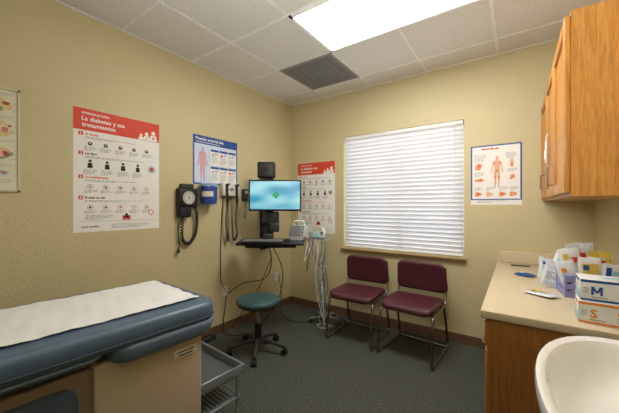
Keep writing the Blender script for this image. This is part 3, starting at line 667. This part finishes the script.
def packet(T,rot,w,h,base,pr,lab,group=None,style=0,th=.008,acc=None):
    b=MB(); V=[];F=[];nx,nz=10,14
    bend=pr_.uniform(-.012,.012); ph=pr_.uniform(0,6)
    for s_ in(-1,1):
        for j in range(nz+1):
            for i in range(nx+1):
                u,v=i/nx*2-1,j/nz*2-1; t=th*max(0,(1-u*u))**.5*max(0,(1-v**4))**.6+.0006
                t+=.0014*math.sin(7*u+5*v+s_+ph)*(1-abs(v))
                V.append((u*w/2*(1-.04*math.cos(5*v+ph)),s_*t+bend*abs(u)*(.5+.5*v),(v+1)/2*h+.003*math.sin(6*u+ph)*(v>.9)))
    o=(nx+1)*(nz+1)
    for j in range(nz):
        for i in range(nx):
            a=j*(nx+1)+i; F.append((a,a+1,a+nx+2,a+nx+1)); F.append((o+a,o+a+nx+1,o+a+nx+2,o+a+1))
    b.add(V,F,0,True)
    y=-th-.0024; Fm=Matrix.Translation((-w/2,y-.0009,0))@Matrix.Rotation(R(90),4,'X')
    if style==0: b.box((0,y,h*.70),(w*.70,.001,h*.26),1); b.rect(w*.2,h*.66,w*.25,h*.13,.0003,3,M=Fm)
    elif style==1: b.box((0,y,h*.5),(w*.70,.001,h*.72),1); b.rect(w*.18,h*.68,w*.6,h*.12,.0003,3,M=Fm)
    else: b.box((-w*.2,y,h*.5),(w*.24,.001,h*.76),1); b.rect(w*.5,h*.68,w*.32,h*.12,.0003,3,M=Fm)
    x0=w*(.5 if style==2 else .18)
    for q in range(6): b.rect(x0,h*(.52-.06*q),w*pr_.uniform(.2,.34 if style==2 else .6),h*.018,.0003,2,M=Fm)
    o=b.build('supply_packet',[base,pr,m_pblk,acc or m_pblue],loc=T,rot=rot); return tag(o,lab,'packet',group)
GP='packets standing in the supply basket'
pk=[(-.085,-.06,m_wrap,m_white,.19,.09,0,'clear pouch with white insert',-6,-16,m_orange),(-.07,-.01,m_white,m_yel,.25,.10,2,'white packet with yellow stripe',-4,-8,m_red),(-.005,-.055,m_white,m_yel,.21,.10,0,'white packet with yellow label',-8,-2,m_pblue),(.03,-.01,m_yel,m_white,.24,.10,1,'yellow packet with white panel',-3,3,m_red),(.075,-.05,m_white,m_pblue,.18,.09,2,'white packet with blue stripe',-7,8,m_cyan),(-.03,.05,m_wrap,m_white,.28,.13,1,'tall white packet with red label',3,-4,m_red)]
for x,y,ma,pr,hh,ww_,sty,lab,rx,ry,ac in pk:
    p=Matrix.Rotation(R(6),4,'Z')@Vector((x*.85,y,.012)); T=Vector((.335,2.25,CT))+p
    packet(tuple(T),(R(rx),R(ry),R(10)),ww_,hh,ma,pr,lab+' standing in the basket',GP,sty,acc=ac)
for x,y,rz,ma,pr,hh,sty,lab,ry,ac in [(.16,2.50,20,m_wrap,m_pink2,.15,0,'clear pouch with blue label leaning by the basket',14,m_pblue),(.20,2.42,0,m_wrap,m_white,.21,1,'clear pouch with white card leaning by the basket',18,m_cyan),(.16,2.33,15,m_wrap,m_white,.16,1,'clear pouch with pale blue card leaning by the basket',22,m_pink2)]:
    packet((x,y,CT+.014),(R(-25),R(ry),R(rz)),.10,hh,ma,pr,lab,None,sty,acc=ac)
packet((.17,2.06,CT+.013),(R(-90),0,R(55)),.08,.14,m_wrap,m_yel,'clear pouch with yellow label lying flat on the counter',None,0)
packet((.10,2.60,CT+.013),(R(-90),0,R(60)),.07,.12,m_pblue,m_white,'small blue pouch lying flat on the counter',None,0)
b=MB(); b.tube([(0,0,.006),(.12,0,.006)],.005,8); b.tube([(.12,0,.006),(.135,0,.006)],[.004,.001],8); o=b.build('ballpoint_pen',m_pblk,loc=(-.04,3.02,CT),rot=(0,0,R(8))); tag(o,'black pen lying near the backsplash','pen')

# ------------------------------------------------------------------ sink
m_cer=mat('white_ceramic','#efeeec',.12,var=.01,coat=.6)
sk=thing('sink','white ceramic wall-hung sink with deep rounded bowl','sink',(XR,.97,.70))
def outl(s_,z):
    o=[]; a,b_=.228,.42; cx_,cy_=XR-.229,.97
    for k in range(56):
        t=2*math.pi*k/56; c_,s1=math.cos(t),math.sin(t); n_=2.15 if c_<0 else 5
        o.append((cx_+a*math.copysign(abs(c_)**(2/n_),c_)*s_,cy_+b_*math.copysign(abs(s1)**(2/n_),s1)*s_,z))
    return o
b=MB(); b.loft([outl(.45,.70),outl(.7,.715),outl(.88,.76),outl(.97,.81),outl(.998,.85),outl(1,.868),outl(.985,.878),outl(.95,.88),outl(.90,.876),outl(.87,.86),outl(.83,.82),outl(.72,.77),outl(.5,.745),outl(.2,.738),outl(.05,.736)])
b.build('basin',m_cer,sk,world=True)
b=MB(); b.lathe([(.03,.737),(.03,.742),(.022,.743),(.002,.741)],M=TR(XR-.228,.97,0)); b.build('drain',m_chrome,sk,world=True)
b=MB(); b.tube(fillet([(XR-.03,.97,.87),(XR-.03,.97,1.02),(XR-.14,.97,1.02),(XR-.15,.97,.98)],.04),.011,10); b.build('faucet',m_chrome,sk,world=True)
b=MB(); b.tube(fillet([(XR-.228,.97,.71),(XR-.228,.97,.5),(XR-.1,.97,.45),(XR-.002,.97,.5)],.05),.018,10); b.build('drain_pipe',m_chrome,sk,world=True)

# ------------------------------------------------------------------ added fill light near the camera, aimed at the ceiling to brighten it
la=D.lights.new('fill_light','AREA'); la.shape='DISK'; la.size=.6; la.energy=26; la.color=(1,.98,.95)
lo=D.objects.new('fill_light',la); COL.objects.link(lo); lo.location=(-.5,.3,1.7); lo.rotation_euler=Euler((R(180-36),0,R(-15)))
# ------------------------------------------------------------------ world, camera
w=D.worlds.new('world'); SC.world=w; w.use_nodes=True
bg=w.node_tree.nodes['Background']; bg.inputs[0].default_value=(.92,.96,1,1); bg.inputs[1].default_value=3.3
cam=D.cameras.new('cam'); co=D.objects.new('camera',cam); COL.objects.link(co); SC.camera=co
cam.sensor_width=36; cam.lens=295/619*36; cam.clip_start=.02
co.location=(0,0,EYE); co.rotation_euler=(R(90),0,R(35.1))
SC.view_settings.view_transform='Standard'
SC.view_settings.exposure=0
